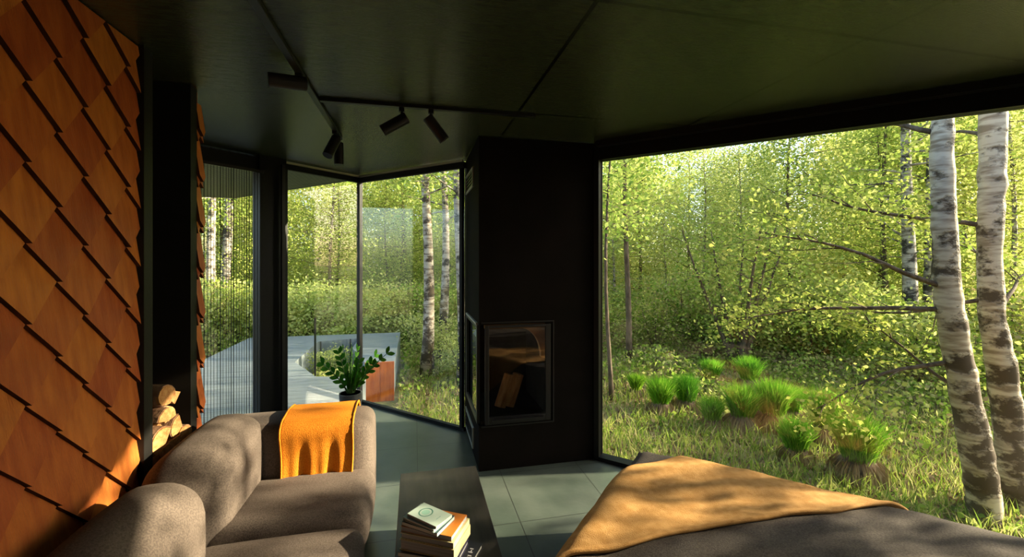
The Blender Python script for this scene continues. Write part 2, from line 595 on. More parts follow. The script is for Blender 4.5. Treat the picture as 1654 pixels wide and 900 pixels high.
def shingle_wall(name, x, y0, y1, z0, z1, yc, zc, sy=0.1174, sz=0.248, parent=None, kind='structure', core=True):
    """diamond shingles on a wall facing +x; yc, zc = one tip"""
    mb = MB()
    if core:
        mb.box(x - 0.12, y0, 0, x, y1, 2.5)
    rnd = random.Random(3)
    edge = []
    i0, i1 = int((y0 - yc) / sy) - 2, int((y1 - yc) / sy) + 2
    th = 0.013
    for i in range(i0, i1 + 1):
        for k in range(-12, 12):
            tz = zc + k * sz + (sz / 2 if i % 2 else 0)
            ty = yc + i * sy
            if tz > z1 + 0.05 or tz < z0 - sz or ty - sy * 1.0 > y1 or ty + sy < y0:
                continue
            g = 0.0012
            tip, lft, rgt, top = (ty, tz), (ty - sy + g, tz + sz / 2), (ty + sy - g, tz + sz / 2), (ty, tz + sz + 0.03)
            # clip to the wall rectangle
            pts = [tip, rgt, top, lft]

            def clip(pts, fn, cut):
                out = []
                for a in range(len(pts)):
                    p, q = pts[a], pts[(a + 1) % len(pts)]
                    fp, fq = fn(p), fn(q)
                    if fp >= 0:
                        out.append(p)
                    if fp * fq < 0:
                        t = fp / (fp - fq)
                        out.append((p[0] + (q[0] - p[0]) * t, p[1] + (q[1] - p[1]) * t))
                return out
            jag = 0.0
            pts = clip(pts, lambda p: z1 - p[1], 0)
            if pts:
                pts = clip(pts, lambda p: y1 - p[0], 0)
            if pts:
                pts = clip(pts, lambda p: p[0] - y0, 0)
            if pts:
                pts = clip(pts, lambda p: p[1] - z0, 0)
            if len(pts) < 3:
                continue
            jx = rnd.uniform(-.0012, .0012)

            def off(p):
                return 0.002 + 0.036 * (1 - (p[1] - tz) / sz) + jx + rnd.uniform(-.0003, .0003)
            F = [(x + off(p) + th * .55, p[0], p[1]) for p in pts]
            B = [(x + off(p) - th * .75, p[0], p[1]) for p in pts]
            b = len(mb.v)
            n = len(pts)
            mb.v += F + B
            mb.f.append(tuple(b + j for j in range(n)))
            mb.f.append(tuple(b + n + j for j in range(n))[::-1])
            for j in range(n):
                jn = (j + 1) % n
                mb.f.append((b + jn, b + j, b + n + j, b + n + jn))
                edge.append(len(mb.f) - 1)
    o = mb.build(name, M['shingle'], parent, kind=kind)
    o.data.materials.append(M['shingle_edge_shade'])
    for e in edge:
        o.data.polygons[e].material_index = 1  # side faces carry the painted gap shade
    return o


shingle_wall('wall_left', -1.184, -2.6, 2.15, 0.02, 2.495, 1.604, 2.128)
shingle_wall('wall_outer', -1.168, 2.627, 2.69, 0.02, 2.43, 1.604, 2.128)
MB().box(-1.19, 2.15, 0, -1.135, 2.207, 2.5).build('trim_1', M['black'], kind='structure')

# firewood niche built into the left wall
fc = thing('firewood_cabinet', 'tall black open cabinet with firewood, built into the shingled wall', 'cabinet', (-1.35, 2.4, 0))
L = lambda x, y: (x + 1.35, y - 2.4)


def cbox(mb, x0, y0, z0, x1, y1, z1):
    return mb.box(x0 + 1.35, y0 - 2.4, z0, x1 + 1.35, y1 - 2.4, z1)


cbox(MB(), -1.62, 2.208, 0, -1.14, 2.222, 2.495).build('side_panel', M['black'], fc)
cbox(MB(), -1.62, 2.555, 0, -1.14, 2.62, 2.495).build('side_panel', M['black'], fc)
cbox(MB(), -1.62, 2.222, 0, -1.60, 2.555, 2.495).build('back_panel', M['black'], fc)
cbox(MB(), -1.60, 2.222, 0.0, -1.15, 2.555, 0.46).build('plinth', M['black'], fc)


# ------------------------------------------------------------------ windows
K = Vector((-0.593, 4.993))
PH = Vector((-1.225, 4.362))      # post, far side
def window(name, a, b, z0, z1, bars, fw=0.03, top_trim=None, head=0.055, sill=0.03):
    a, b = Vector(a), Vector(b)
    o = MB().obox(a, b, 0.006, z0 + sill, z1).build(name, M['glass'], kind='structure')
    f = MB()
    f.obox(a, b, fw, z1, z1 + head)
    f.obox(a, b, fw, z0, z0 + sill)
    d = (b - a).normalized()
    for t, wd in bars:
        c = a + d * t
        f.obox(c - d * wd / 2, c + d * wd / 2, fw, z0 + sill, z1)
    fr = f.build('window_frame', M['frame'], o)
    if top_trim:
        n = Vector((d.y, -d.x)) * top_trim
        MB().obox(a + n, b + n, 0.008, z1 + head - .002, z1 + head + .018).build('head_trim', M['steel'], o)
    return o


R0 = Vector((1.45, 3.15))
dD = Vector((0.70711, -0.70711))
window('window_1', R0 - dD * 0.06, R0 + dD * 7.95, 0, 2.36, [(0.02, 0.04), (5.2, 0.08)], 0.045, None, 0.14)
window('window_2', K, Vector((0.45, 3.95)), 0, 2.42, [(0.0, 0.05), (1.44, 0.03)], 0.02, 0.03)
dC = Vector((-0.70711, -0.70711))
window('window_3', K, K + dC * 0.86, 0, 2.42, [(0.84, 0.03)], 0.02, -0.03)
w4 = window('window_4', K + dC * 1.08, K + dC * 3.3, 0, 2.36, [(0.0, 0.03), (2.2, 0.04)], 0.03, None, 0.12)
window('added_window_5', (3.2, -2.66), (5.0, -2.66), 0.8, 2.14, [(0.03, .06), (1.77, .06)], 0.04, None, .06)  # unseen window added behind the camera to let sky light into the room
MB().obox(K + dC * 0.86, K + dC * 1.10, 0.06, 0, 2.5).build('trim_2', M['frame'], kind='structure')
f = MB()
f.obox(K + dC * 0.90 + Vector((.07, -.07)), K + dC * 0.93 + Vector((.07, -.07)), 0.012, 0, 2.44)
f.build('trim_3', M['metal'], kind='structure')
# header beam strip above the large window and inner bead
MB().obox(R0 - dD * .02 + Vector((-.05, -.05)), R0 + dD * 7.95 + Vector((-.05, -.05)), 0.035, 2.455, 2.5).build('trim_4', M['black'], kind='structure')
# threaded screen inside window 4
sc = thing('insect_screen', 'fine dark vertical-thread screen hanging across the leftmost glass', 'screen', (K.x + dC.x * 1.08 + .06, K.y + dC.y * 1.08 - .06, 0), 0)
mb = MB()
rr = random.Random(5)
t = 0.03
while t < 2.16:
    p = dC * t
    z = 2.34
    r_ = 0.0013 if rr.random() < .7 else 0.0022
    mb.box(p.x - r_, p.y - r_, 0.02, p.x + r_, p.y + r_, z)
    t += 0.021 + rr.uniform(-.003, .003)
th_o = mb.build('threads', M['screen'], sc)
MB().obox((0, 0), dC * 2.2, 0.012, 2.335, 2.36).build('head_rail', M['metal'], sc)
MB().obox((0, 0), dC * 2.2, 0.010, 0.0, 0.02).build('bottom_rail', M['metal'], sc)

# ------------------------------------------------------------------ outside: ground, deck, roof
gm = MB()
xs = [i * 0.5 for i in range(-44, 100)]
ys = [i * 0.5 for i in range(-20, 100)]
for y in ys:
    for x in xs:
        gm.v.append((x, y, gh(x, y) + 0.02 * noise.noise(Vector((x * 3, y * 3, 0)))))
for j in range(len(ys) - 1):
    for i in range(len(xs) - 1):
        a = j * len(xs) + i
        gm.f.append((a, a + 1, a + 1 + len(xs), a + len(xs)))
gm.build('ground', M['ground'], kind='structure', smooth=True)

dk = MB()
DZ0, DZ1 = GZ + 0.1, -0.03
dk.prism([(-3.29, 2.74), (-3.0, 2.74), (-1.83, 3.83), (-1.83, 9.72), (-3.29, 9.72)], DZ0, DZ1)
dk.prism([(-1.83, 3.83), (-0.66, 5.0), (-0.66, 6.24), (-0.91, 6.24), (-1.32, 6.33), (-1.83, 7.3)], DZ0, DZ1)
dk.prism([(-0.72, 6.9), (-0.31, 6.9), (-0.31, 9.72), (-1.1, 9.72), (-1.1, 8.2)], DZ0, DZ1)
dk.prism([(-1.83, 9.0), (-1.1, 9.2), (-1.1, 9.72), (-1.83, 9.72)], DZ0, DZ1)
dk.build('terrace_deck', M['deck'], kind='structure')
cl = thing('deck_skirt', 'orange timber cladding closing the end of the raised grey deck', 'cladding', (-0.5, 6.87, GZ))
MB().box(-.24, -.02, 0, -.02, .02, .60).build('board_panel', M['shingle'], cl)
MB().box(-.015, -.02, 0, .19, .02, .60).build('board_panel', M['shingle'], cl)
rail = thing('glass_railing', 'thin dark post with clear glass panel at the deck opening', 'railing', (-1.34, 6.38, -0.03))
MB().box(-.012, -.012, 0, .012, .012, 0.80).build('post', M['metal'], rail)
# roof over the terrace
MB().prism([(-0.60, 5.06), (-2.55, 7.02), (-3.4, 7.02), (-3.4, 2.74), (-2.97, 2.74)], 2.47, 2.72).build('roof', M['soffit'], kind='structure')

# ------------------------------------------------------------------ fireplace chimney
ch = thing('fireplace', 'tall black chimney block with a glazed corner firebox', 'fireplace', (0.465, 3.17, 0))
W_, D_ = 0.985, 0.93
fx0, fx1, fz0, fz1 = 0.05, 0.52, 0.38, 1.06      # opening in the front, from the corner
sy1 = 0.72                                       # opening length along the left side
b = MB()
b.box(0, 0, 0, W_, D_, 0.34)
b.box(0, 0, 1.09, W_, D_, 2.495)
b.box(0.56, 0, 0.34, W_, D_, 1.09)
b.box(0, 0.72, 0.34, 0.56, D_, 1.09)
b.build('body', M['chimney'], ch)
fb = MB()
fb.box(0.02, 0.02, 0.34, 0.56, 0.72, 0.365)
fb.box(0.545, 0.02, 0.365, 0.56, 0.72, 1.09)
fb.box(0.02, 0.705, 0.365, 0.545, 0.72, 1.09)
fbo = fb.build('firebox_lining', M['ash'], ch)
# baffle: arched pale slab at the top of the firebox
mb = MB()
pts = [(0.06, 1.075), (0.06, 1.045)]
for k in range(9):
    a = k / 8 * math.pi / 2
    pts.append((0.36 + 0.15 * math.sin(a), 1.02 - 0.20 * (1 - math.cos(a)) + 0.02 * (1 - a)))
pts += [(0.54, 0.80), (0.54, 1.075)]
n = len(pts)
mb.v = [(p[0], 0.09, p[1]) for p in pts] + [(p[0], 0.14, p[1]) for p in pts]
mb.f = [tuple(range(n))[::-1], tuple(range(n, 2 * n))] + [(i, (i + 1) % n, n + (i + 1) % n, n + i) for i in range(n)]
tag_o = mb.build('baffle_plate', M['baffle'], ch)
# door with glass round the corner
dr = MB()
dr.box(0.045, -0.012, 0.345, 0.075, 0.012, 1.085)
dr.box(0.515, -0.012, 0.345, 0.555, 0.012, 1.085)
dr.box(0.075, -0.012, 0.345, 0.515, 0.012, 0.40)
dr.box(0.075, -0.012, 1.065, 0.515, 0.012, 1.085)
dro = dr.build('door_frame', M['metal'], ch, bevel=.003)
MB().box(0.075, -0.003, 0.40, 0.515, 0.003, 1.065).build('door_glass', M['fireglass'], dro)
MB().box(0.10, -0.035, 0.372, 0.49, -0.014, 0.384).build('handle', M['metal'], dro)
rm = MB()
for (a0, a1, a2, a3) in ((0.02, 0.325, 0.585, 0.335), (0.02, 1.10, 0.585, 1.11), (0.575, 0.335, 0.585, 1.10)):
    rm.box(a0, -0.006, a1, a2, 0.002, a3)
rm.build('surround_rim', M['metal'], ch)
ds = MB()
ds.box(-0.012, 0.03, 0.345, 0.012, 0.06, 1.085)
ds.box(-0.012, 0.68, 0.345, 0.012, 0.72, 1.085)
ds.box(-0.012, 0.06, 0.345, 0.012, 0.68, 0.39)
ds.box(-0.012, 0.06, 1.06, 0.012, 0.68, 1.085)
dso = ds.build('side_frame', M['metal'], ch, bevel=.003)
MB().box(-0.003, 0.06, 0.39, 0.003, 0.68, 1.06).build('side_glass', M['fireglass'], dso)
MB().box(-0.016, 0.06, 1.086, 0.004, 0.70, 1.10).build('side_trim', M['vent'], dso)


def vent(y0, y1, z0, z1, slats=5):
    v = MB()
    t_ = 0.012
    v.box(-0.012, y0, z0, 0.003, y1, z0 + t_)
    v.box(-0.012, y0, z1 - t_, 0.003, y1, z1)
    v.box(-0.012, y0, z0 + t_, 0.003, y0 + t_, z1 - t_)
    v.box(-0.012, y1 - t_, z0 + t_, 0.003, y1, z1 - t_)
    vo = v.build('vent_rim', M['vent'], ch)
    s_ = MB()
    for i in range(slats):
        zz = z0 + t_ + (z1 - z0 - 2 * t_) * (i + .5) / slats
        s_.box(-0.008, y0 + t_, zz - 0.004, 0.001, y1 - t_, zz + 0.004)
    s_.build('grille', M['metal'], vo)


vent(0.29, 0.77, 2.17, 2.33)
vent(0.28, 0.80, 0.05, 0.22)


# firewood
def log_mesh(length, r, kind, seed, along='x'):
    """split log lying along +x: returns (body MB, bark MB)"""
    q = random.Random(seed)
    if kind == 'round':
        a0, a1 = 0, 2 * math.pi
        ang = [a0 + (a1 - a0) * i / 12 for i in range(12)]
        prof = [(math.cos(a) * r * q.uniform(.93, 1.05), math.sin(a) * r * q.uniform(.93, 1.05)) for a in ang]
        arc = list(range(12)) + [0]
    else:
        sp = {'quarter': 1.7, 'half': 3.1, 'third': 2.2}[kind]
        ang = [-sp / 2 + sp * i / 8 for i in range(9)]
        prof = [(-r * 0.25, q.uniform(-.004, .004))] + [(math.cos(a) * r * q.uniform(.96, 1.03), math.sin(a) * r * q.uniform(.96, 1.03)) for a in ang]
        arc = list(range(1, 10))
    cx = sum(p[0] for p in prof) / len(prof)
    cy = sum(p[1] for p in prof) / len(prof)
    prof = [(p[0] - cx, p[1] - cy) for p in prof]
    body, bark = MB(), MB()
    n = len(prof)
    segs = 4
    for i in range(segs + 1):
        x = length * i / segs
        wob = (q.uniform(-.003, .003), q.uniform(-.003, .003))
        body.v += [(x, p[0] + wob[0], p[1] + wob[1]) for p in prof]
    for i in range(segs):
        for j in range(n):
            a, b2 = i * n + j, i * n + (j + 1) % n
            body.f.append((a, b2, b2 + n, a + n))
    body.f.append(tuple(range(n))[::-1])
    body.f.append(tuple(range(segs * n, segs * n + n)))
    m_ = len(arc)
    for x in (0.004, length - 0.004):
        for sc_ in (1.0, 1.07):
            bark.v += [(x, prof[j][0] * sc_ + (0.0012 if sc_ > 1 else 0), prof[j][1] * sc_) for j in arc]
    for j in range(m_ - 1):
        bark.f.append((m_ + j, m_ + j + 1, 3 * m_ + j + 1, 3 * m_ + j))
        bark.f.append((2 * m_ + j, 2 * m_ + j + 1, 3 * m_ + j + 1, 3 * m_ + j))
        bark.f.append((j, j + 1, m_ + j + 1, m_ + j))
        bark.f.append((j, j + 1, 2 * m_ + j + 1, 2 * m_ + j))
    return body, bark


def firewood(loc, rot, r, kind, seed, label, length=0.33, group='split firewood stacked in the black cabinet'):
    t_ = thing('firewood_log', label, 'log', loc, 0, group)
    t_.rotation_euler = rot
    bo, ba = log_mesh(length, r, kind, seed)
    bo.build('split_wood', M['wood'], t_)
    ba.build('bark', M['bark_log'], t_)
    return t_


# rows in the niche: (y, z, radius, kind, roll, label)
LOGS = [
    (2.262, 0.500, .042, 'round', 0.3, 'firewood log low in the black cabinet, against its near side'),
    (2.345, 0.500, .040, 'round', 1.0, 'firewood log low in the black cabinet, second along the lowest row'),
    (2.425, 0.500, .040, 'half', 1.6, 'firewood log low in the black cabinet, third along the lowest row'),
    (2.505, 0.502, .043, 'round', 2.0, 'firewood log at the far end of the lowest row in the cabinet'),
    (2.270, 0.580, .050, 'quarter', 0.9, 'pale split log just above the lowest row, against the near side'),
    (2.372, 0.582, .052, 'third', -1.2, 'broad pale split log sunlit near the bottom of the visible stack'),
    (2.480, 0.585, .050, 'half', 1.4, 'white sunlit split log under the round log on the far side'),
    (2.262, 0.668, .050, 'quarter', 1.9, 'yellow split log in the middle of the stack, near side'),
    (2.352, 0.676, .056, 'third', 1.3, 'large cream wedge-shaped log in the middle of the stack'),
    (2.450, 0.668, .046, 'quarter', -0.6, 'cream split log beside the round log in the stack'),
    (2.520, 0.700, .036, 'round', 0.5, 'round orange-barked log end sticking out on the far side'),
    (2.268, 0.765, .046, 'half', 2.4, 'orange upright split log at the near edge, high in the stack'),
    (2.350, 0.772, .044, 'quarter', 0.2, 'narrow orange split log high in the stack centre'),
    (2.430, 0.760, .044, 'third', 2.8, 'dappled yellow log on the far side below the topmost logs'),
    (2.400, 0.850, .044, 'third', 1.1, 'spotted split log one below the topmost round log'),
    (2.320, 0.858, .038, 'quarter', 2.2, 'small dark red split log on the near side of the pile top'),
    (2.375, 0.935, .042, 'round', 0.9, 'topmost round yellow log of the firewood stack'),
    (2.465, 0.900, .036, 'quarter', 3.4, 'thin reddish split log beside the topmost log'),
]
for i, (y, z, r, kind, roll, lab) in enumerate(LOGS):
    firewood((-1.385 + RND.uniform(-.02, .02), 2.315 + (y - 2.262) * .93, z), (roll, 0, -.22 + RND.uniform(-.06, .06)), r * (1.12 if kind == 'round' else 1.38), kind, 50 + i, lab, .245)
# two splits leaning inside the firebox
g2 = 'split logs leaning in the firebox'
for (x, lab, sd_) in ((0.745, 'brown split log leaning behind the firebox glass, nearer the chimney corner', 3), (0.815, 'brown split log leaning behind the firebox glass, farther from the chimney corner', 9)):
    lg = firewood((x - .08, 3.40, 0.395), (0, -math.radians(72), 0), 0.045, 'half', sd_, lab, 0.27, g2)

# ------------------------------------------------------------------ ceiling track and spotlights
trk = thing('lighting_track', 'long black ceiling track running toward the glass corner', 'track', (-0.546, 0, 2.5))
MB().box(-.017, -1.0, -.022, .017, 3.42, -.001).build('rail', M['metal'], trk, bevel=.003)
MB().box(-.014, 3.42, -.020, .014, 3.44, -.002).build('end_cap', M['metal'], trk)
trk2 = thing('lighting_track', 'short black ceiling track branching off toward the chimney', 'track', (-0.526, 2.62, 2.5))
MB().box(0, -.017, -.022, 1.25, .017, -.001).build('rail', M['metal'], trk2, bevel=.003)
MB().box(1.25, -.014, -.020, 1.27, .014, -.002).build('end_cap', M['metal'], trk2)


def spotlight(loc, d, label, sl=.075):
    t_ = thing('track_spotlight', label, 'spotlight', loc, 0, 'black cylinder spotlights on the ceiling tracks')
    MB().box(-.016, -.016, -.024, .016, .016, 0).build('adapter', M['metal'], t_, bevel=.003)
    MB().tube([(0, 0, -.02), (0, 0, -sl + .012)], .008, 10).build('stem', M['metal'], t_, smooth=False)
    d = Vector(d).normalized()
    o = Vector((0, 0, -sl))
    bdy = MB()
    R = 0.034
    bdy.tube([o - d * .035, o - d * .032, o + d * .125, o + d * .13, o + d * .13, o + d * .10], [R * .9, R, R, R * .97, R * .82, R * .8], 24)
    bo = bdy.build('lamp_body', M['metal'], t_)
    MB().tube([o + d * .101, o + d * .104], [R * .78, R * .78], 20).build('lens', M['glass_lens'], bo)


M['glass_lens'] = base_mat('lens', (0.08, 0.08, 0.08), 0.15)[0]
spotlight((-0.546, 2.25, 2.478), (-0.95, -0.35, -0.08), 'black cylinder spotlight on the long track, closest to the shingled wall', .046)
spotlight((-0.546, 3.20, 2.478), (-0.25, -0.35, -0.75), 'black spotlight tilted toward the wall, left one of the close pair')
spotlight((-0.546, 3.36, 2.478), (0.03, -0.05, -1), 'black spotlight hanging straight down, right one of the close pair')
spotlight((-0.075, 2.62, 2.478), (-0.85, 0.05, -0.52), 'black spotlight on the short track, tipped away from the chimney')
spotlight((0.095, 2.62, 2.478), (0.65, 0.1, -0.80), 'black spotlight on the short track, tipped toward the chimney')

# ------------------------------------------------------------------ sofa
sf = thing('sofa', 'brown-grey upholstered sofa with rounded back and arm against the shingled wall', 'sofa', (-0.68, 1.6, 0))


def SB(*a, **k):
    x0, y0, z0, x1, y1, z1 = a[:6]
    return MB().rbox(x0 + .68, y0 - 1.6, z0, x1 + .68, y1 - 1.6, z1, *a[6:], **k)


SB(-1.12, 0.1, 0.07, -0.25, 2.80, 0.26, .03, 8).build('base', M['sofa'], sf, smooth=True)
for (y0, y1) in ((2.0, 2.53), (1.37, 1.995), (0.74, 1.365), (0.12, 0.735)):
    SB(-0.88, y0, 0.25, -0.215, y1, 0.43, .065, 14, puff=(0.015, 0.004, 0.022)).build('seat_cushion', M['sofa'], sf, smooth=True)
for (y0, y1, top) in ((1.985, 2.66, .75), (1.36, 1.98, .725), (0.74, 1.355, .725), (0.12, 0.735, .725)):
    SB(-1.112, y0, 0.24, -0.79, y1, top, .135, 18, puff=(0.014, 0.012, 0.03)).build('back_cushion', M['sofa'], sf, smooth=True)
SB(-1.125, 2.50, 0.08, -0.235, 2.83, 0.685, .075, 16, puff=(0.006, 0.012, 0.008)).build('armrest', M['sofa'], sf, smooth=True)
for (x, y) in ((-1.05, .2), (-.32, .2), (-1.05, 2.7), (-.32, 2.7)):
    MB().tube([(x + .68, y - 1.6, 0), (x + .68, y - 1.6, .09)], [.018, .024], 12).build('leg', M['metal'], sf)

# throw over the arm
bt = thing('throw_blanket', 'bright orange wool throw folded over the sofa arm', 'blanket', (-0.57, 2.66, 0.69))
mb = MB()
nx, ns = 34, 60
x0, x1 = -0.70, -0.335
arc_r = 0.075
ztop, yf, yb = 0.700, 2.484, 2.846


def arm_path(s):
    """arc length s from the front hem over the arm: (y, z, normal y, normal z)"""
    front = 0.215
    if s < front:
        return yf, ztop - arc_r - (front - s), -1, 0
    s -= front
    q = arc_r * math.pi / 2
    if s < q:
        a = s / arc_r
        return yf + arc_r - arc_r * math.cos(a), ztop - arc_r + arc_r * math.sin(a), -math.cos(a), math.sin(a)
    s -= q
    fl = yb - yf - 2 * arc_r
    if s < fl:
        return yf + arc_r + s, ztop + 0.008 * math.sin(math.pi * s / fl), 0, 1
    s -= fl
    if s < q:
        a = s / arc_r
        return yb - arc_r + arc_r * math.sin(a), ztop - arc_r + arc_r * math.cos(a), math.sin(a), math.cos(a)
    s -= q
    return yb, ztop - arc_r - s, 1, 0


TOT = 0.215 + arc_r * math.pi + (yb - yf - 2 * arc_r) + 0.20
for layer in (0, 1):
    for i in range(nx + 1):
        u = i / nx
        for j in range(ns + 1):
            s = TOT * j / ns
            y, z, ny, nz = arm_path(s)
            x = x0 + (x1 - x0) * u
            hang = max(0, (0.25 - s) / 0.25)
            fold = (0.010 * math.sin(u * 15 + 0.6) + 0.006 * math.sin(u * 31 + 2)) * hang + 0.012 * hang
            nn = 0.003 * noise.noise(Vector((x * 9, s * 9, 1)))
            hem = 0.006 if (u < .03 or u > .97 or j < 2) else 0
            o = 0.004 + fold + nn + (0.010 if layer == 0 else 0.0) - (0.003 * hem)
            x += 0.012 * math.sin(s * 7) * (0.3 + hang) + 0.02 * hang * (1 - u)
            dz = 0.012 * math.sin(u * 5 + 1) * hang * (1 if s < .12 else 0.4)
            mb.v.append((x + 0.57, y + ny * o - 2.66, z + nz * o + dz - 0.69))
nv = (nx + 1) * (ns + 1)
for i in range(nx):
    for j in range(ns):
        a = i * (ns + 1) + j
        mb.f.append((a, a + ns + 1, a + ns + 2, a + 1))
        mb.f.append((nv + a, nv + a + 1, nv + a + ns + 2, nv + a + ns + 1))
for i in range(nx):
    for j in (0, ns):
        a, b2 = i * (ns + 1) + j, (i + 1) * (ns + 1) + j
        mb.f.append((a, nv + a, nv + b2, b2))
for j in range(ns):
    for i in (0, nx):
        a = i * (ns + 1) + j
        mb.f.append((a, a + 1, nv + a + 1, nv + a))
mb.build('cloth', M['orange'], bt, smooth=True)
hm = MB()
for uu in (0, nx):
    pts = [Vector(mb.v[uu * (ns + 1) + j]) for j in range(0, ns + 1, 2)]
    hm.tube(pts, 0.0055, 6)
pts = [Vector(mb.v[i * (ns + 1)]) for i in range(nx + 1)]
hm.tube(pts, 0.0055, 6)
hm.build('hem', M['orange'], bt, smooth=True)

# ------------------------------------------------------------------ coffee table and books
tb = thing('coffee_table', 'low long black table between the sofa and the bed', 'table', (0.14, 1.7, 0))
MB().box(-.22, -1.3, .31, .215, .85, .35).build('tabletop', M['table'], tb, bevel=.003)
MB().box(-.20, .80, 0, .195, .84, .31).build('end_panel', M['table'], tb)
MB().box(-.20, -1.28, 0, .195, -1.24, .31).build('end_panel', M['table'], tb)
MB().box(-.20, -1.24, .10, .195, .80, .125).build('shelf', M['table'], tb)


def flat_mat(name, c, rough=0.45):
    return noisy(name, c, tuple(min(1, x * 1.15) for x in c), 5, rough, spec=0.4)


def book(cx, cy, z, lx, ly, h, deg, cover, label, spine='y+', pages=None, soft=False):
    """lx along the local x; the spine lies on the given side"""
    t_ = thing('book', label, 'book', (cx, cy, z), math.radians(deg), 'books stacked on the low black table')
    c = 0.0022 if not soft else 0.001
    m_ = flat_mat('book_cover', cover)
    X, Y = lx / 2, ly / 2
    cb = MB()
    cb.box(-X, -Y, 0, X, Y, c)
    cb.box(-X, -Y, h - c, X, Y, h)
    e = 0.004 if not soft else 0.0012
    px0, px1, py0, py1 = -X + e, X - e, -Y + e, Y - e
    if spine == 'y+':
        cb.box(-X, Y - c, c, X, Y, h - c)
        py1 = Y - c
    elif spine == 'y-':
        cb.box(-X, -Y, c, X, -Y + c, h - c)
        py0 = -Y + c
    elif spine == 'x+':
        cb.box(X - c, -Y, c, X, Y, h - c)
        px1 = X - c
    else:
        cb.box(-X, -Y, c, -X + c, Y, h - c)
        px0 = -X + c
    co = cb.build('cover', m_, t_)
    pg = MB().box(px0, py0, c, px1, py1, h - c).build('pages', pages or M['paper'], t_)
    return t_, co


M['paper_grey'] = noisy('grey_page_edges', (0.15, 0.145, 0.14), (0.25, 0.24, 0.23), 2, 0.8, (1, 1, 180))
z = 0.350
bk, co = book(0.115, 1.795, z, .27, .20, .022, -30, (0.012, 0.012, 0.018), 'large black book with pale marks, sticking out under the stack on the table', 'x-')
mk = MB()
for i in range(7):
    yy = -0.075 + i * 0.021
    hh_ = (.024, .016, .020, .012, .022, .018, .014)[i]
    mk.box(0.098 + (.006 if i % 3 == 1 else 0), yy, .0215, 0.098 + hh_, yy + .0045, .0226)
    if i % 2:
        mk.box(0.106, yy + .006, .0215, 0.110, yy + .015, .0226)
mk.box(0.085, -0.095, .0215, 0.125, -0.082, .0226)
mk.build('cover_lettering', flat_mat('pale_ink', (0.5, 0.48, 0.5)), co)
z += .022
book(0.075, 1.800, z, .245, .175, .020, -27, (0.03, 0.025, 0.06), 'dark violet book second from the bottom of the stack', 'x-', M['paper_grey'])
z += .020
book(0.075, 1.802, z, .24, .172, .022, -25, (0.02, 0.022, 0.025), 'charcoal book third from the bottom of the stack', 'y+')
z += .022
book(0.085, 1.804, z, .238, .170, .042, -29, (0.34, 0.28, 0.14), 'thick book with a cream spine in the middle of the stack', 'x+', M['paper_grey'])
z += .042
book(0.085, 1.806, z, .232, .166, .024, -29, (0.36, 0.33, 0.17), 'cream spined book directly under the orange one', 'x+', M['paper_grey'])
z += .024
book(0.080, 1.808, z, .225, .150, .020, -30, (0.42, 0.13, 0.015), 'orange covered paperback near the top of the stack', 'y+', M['paper_grey'], True)
z += .020
book(0.055, 1.800, z, .175, .125, .015, -38, (0.03, 0.06, 0.07), 'dark teal book just above the orange cover', 'x-', None, True)
z += .015
book(0.050, 1.798, z, .165, .112, .013, -43, (0.22, 0.30, 0.28), 'slim grey-green book second from the top of the stack', 'x-')
z += .013
bk, co = book(0.060, 1.792, z, .16, .095, .010, -46, (0.34, 0.42, 0.36), 'pale green booklet with a ring emblem, topmost of the stack', 'x-', None, True)
ring = MB()
n = 32
for R1, R2 in ((.030, .025),):
    b0 = len(ring.v)
    for k in range(n):
        a = 2 * math.pi * k / n
        ring.v += [(-.022 + R1 * math.cos(a), R1 * math.sin(a), .0103), (-.022 + R2 * math.cos(a), R2 * math.sin(a), .0103)]
    for k in range(n):
        a, b2 = b0 + 2 * k, b0 + 2 * ((k + 1) % n)
        ring.f.append((a, b2, b2 + 1, a + 1))
ring.build('ring_emblem', flat_mat('teal_ink', (0.06, 0.17, 0.13)), co)
dd = MB()
dd.poly([(-.022 + .022 * math.cos(2 * math.pi * k / 24) * .8, .022 * math.sin(2 * math.pi * k / 24) * .8, .0103) for k in range(24)])
dd.build('emblem_fill', flat_mat('mint_ink', (0.22, 0.38, 0.30)), co)
dd = MB()
for q_ in (-.012, .002):
    dd.box(.046, q_, .010, .049, q_ + .011, .0104)
dd.build('cover_lettering', flat_mat('green_ink', (0.2, 0.3, 0.26)), co)

# ------------------------------------------------------------------ bed and throw
BC = Vector((1.27, 2.29))
BU = Vector((0.70711, -0.70711))     # along the window
BV = Vector((-0.70711, -0.70711))    # into the room
BLEN, BWID, BH = 2.15, 1.75, 0.505


def drape(a, b, lift=0.0, top=BH):
    """a = distance inward from the left edge along BU, b = inward from the window edge along BV"""
    r = 0.09

    def one(s):
        if s >= r:
            return s, 0.0
        q = r * math.pi / 2
        t_ = r - s
        if t_ < q:
            g = t_ / r
            return r - (r + lift) * math.sin(g), -(r) * (1 - math.cos(g))
        return -lift, -r - (t_ - q)
    xa, za = one(a)
    xb, zb = one(b)
    wr = 0.016 * noise.noise(Vector((a * 3, b * 3, 2))) + 0.009 * noise.noise(Vector((a * 8, b * 4, 5)))
    dome = 0.03 * math.sin(min(1, max(0, a) / 1.2) * math.pi / 2) * math.sin(min(1, max(0, b) / .9) * math.pi / 2)
    p = BC + BU * xa + BV * xb
    if za < -.09 or zb < -.09:
        wv = 0.010 * math.sin((a if zb < za else b) * 24)
        p = p + (-BU * wv if za < zb else -BV * wv)
    zz = top + min(za, zb) if (za < -.02 and zb < -.02) else top + za + zb
    return Vector((p.x, p.y, max(0.02, zz) + lift + (wr + dome if max(0, 1) else 0)))


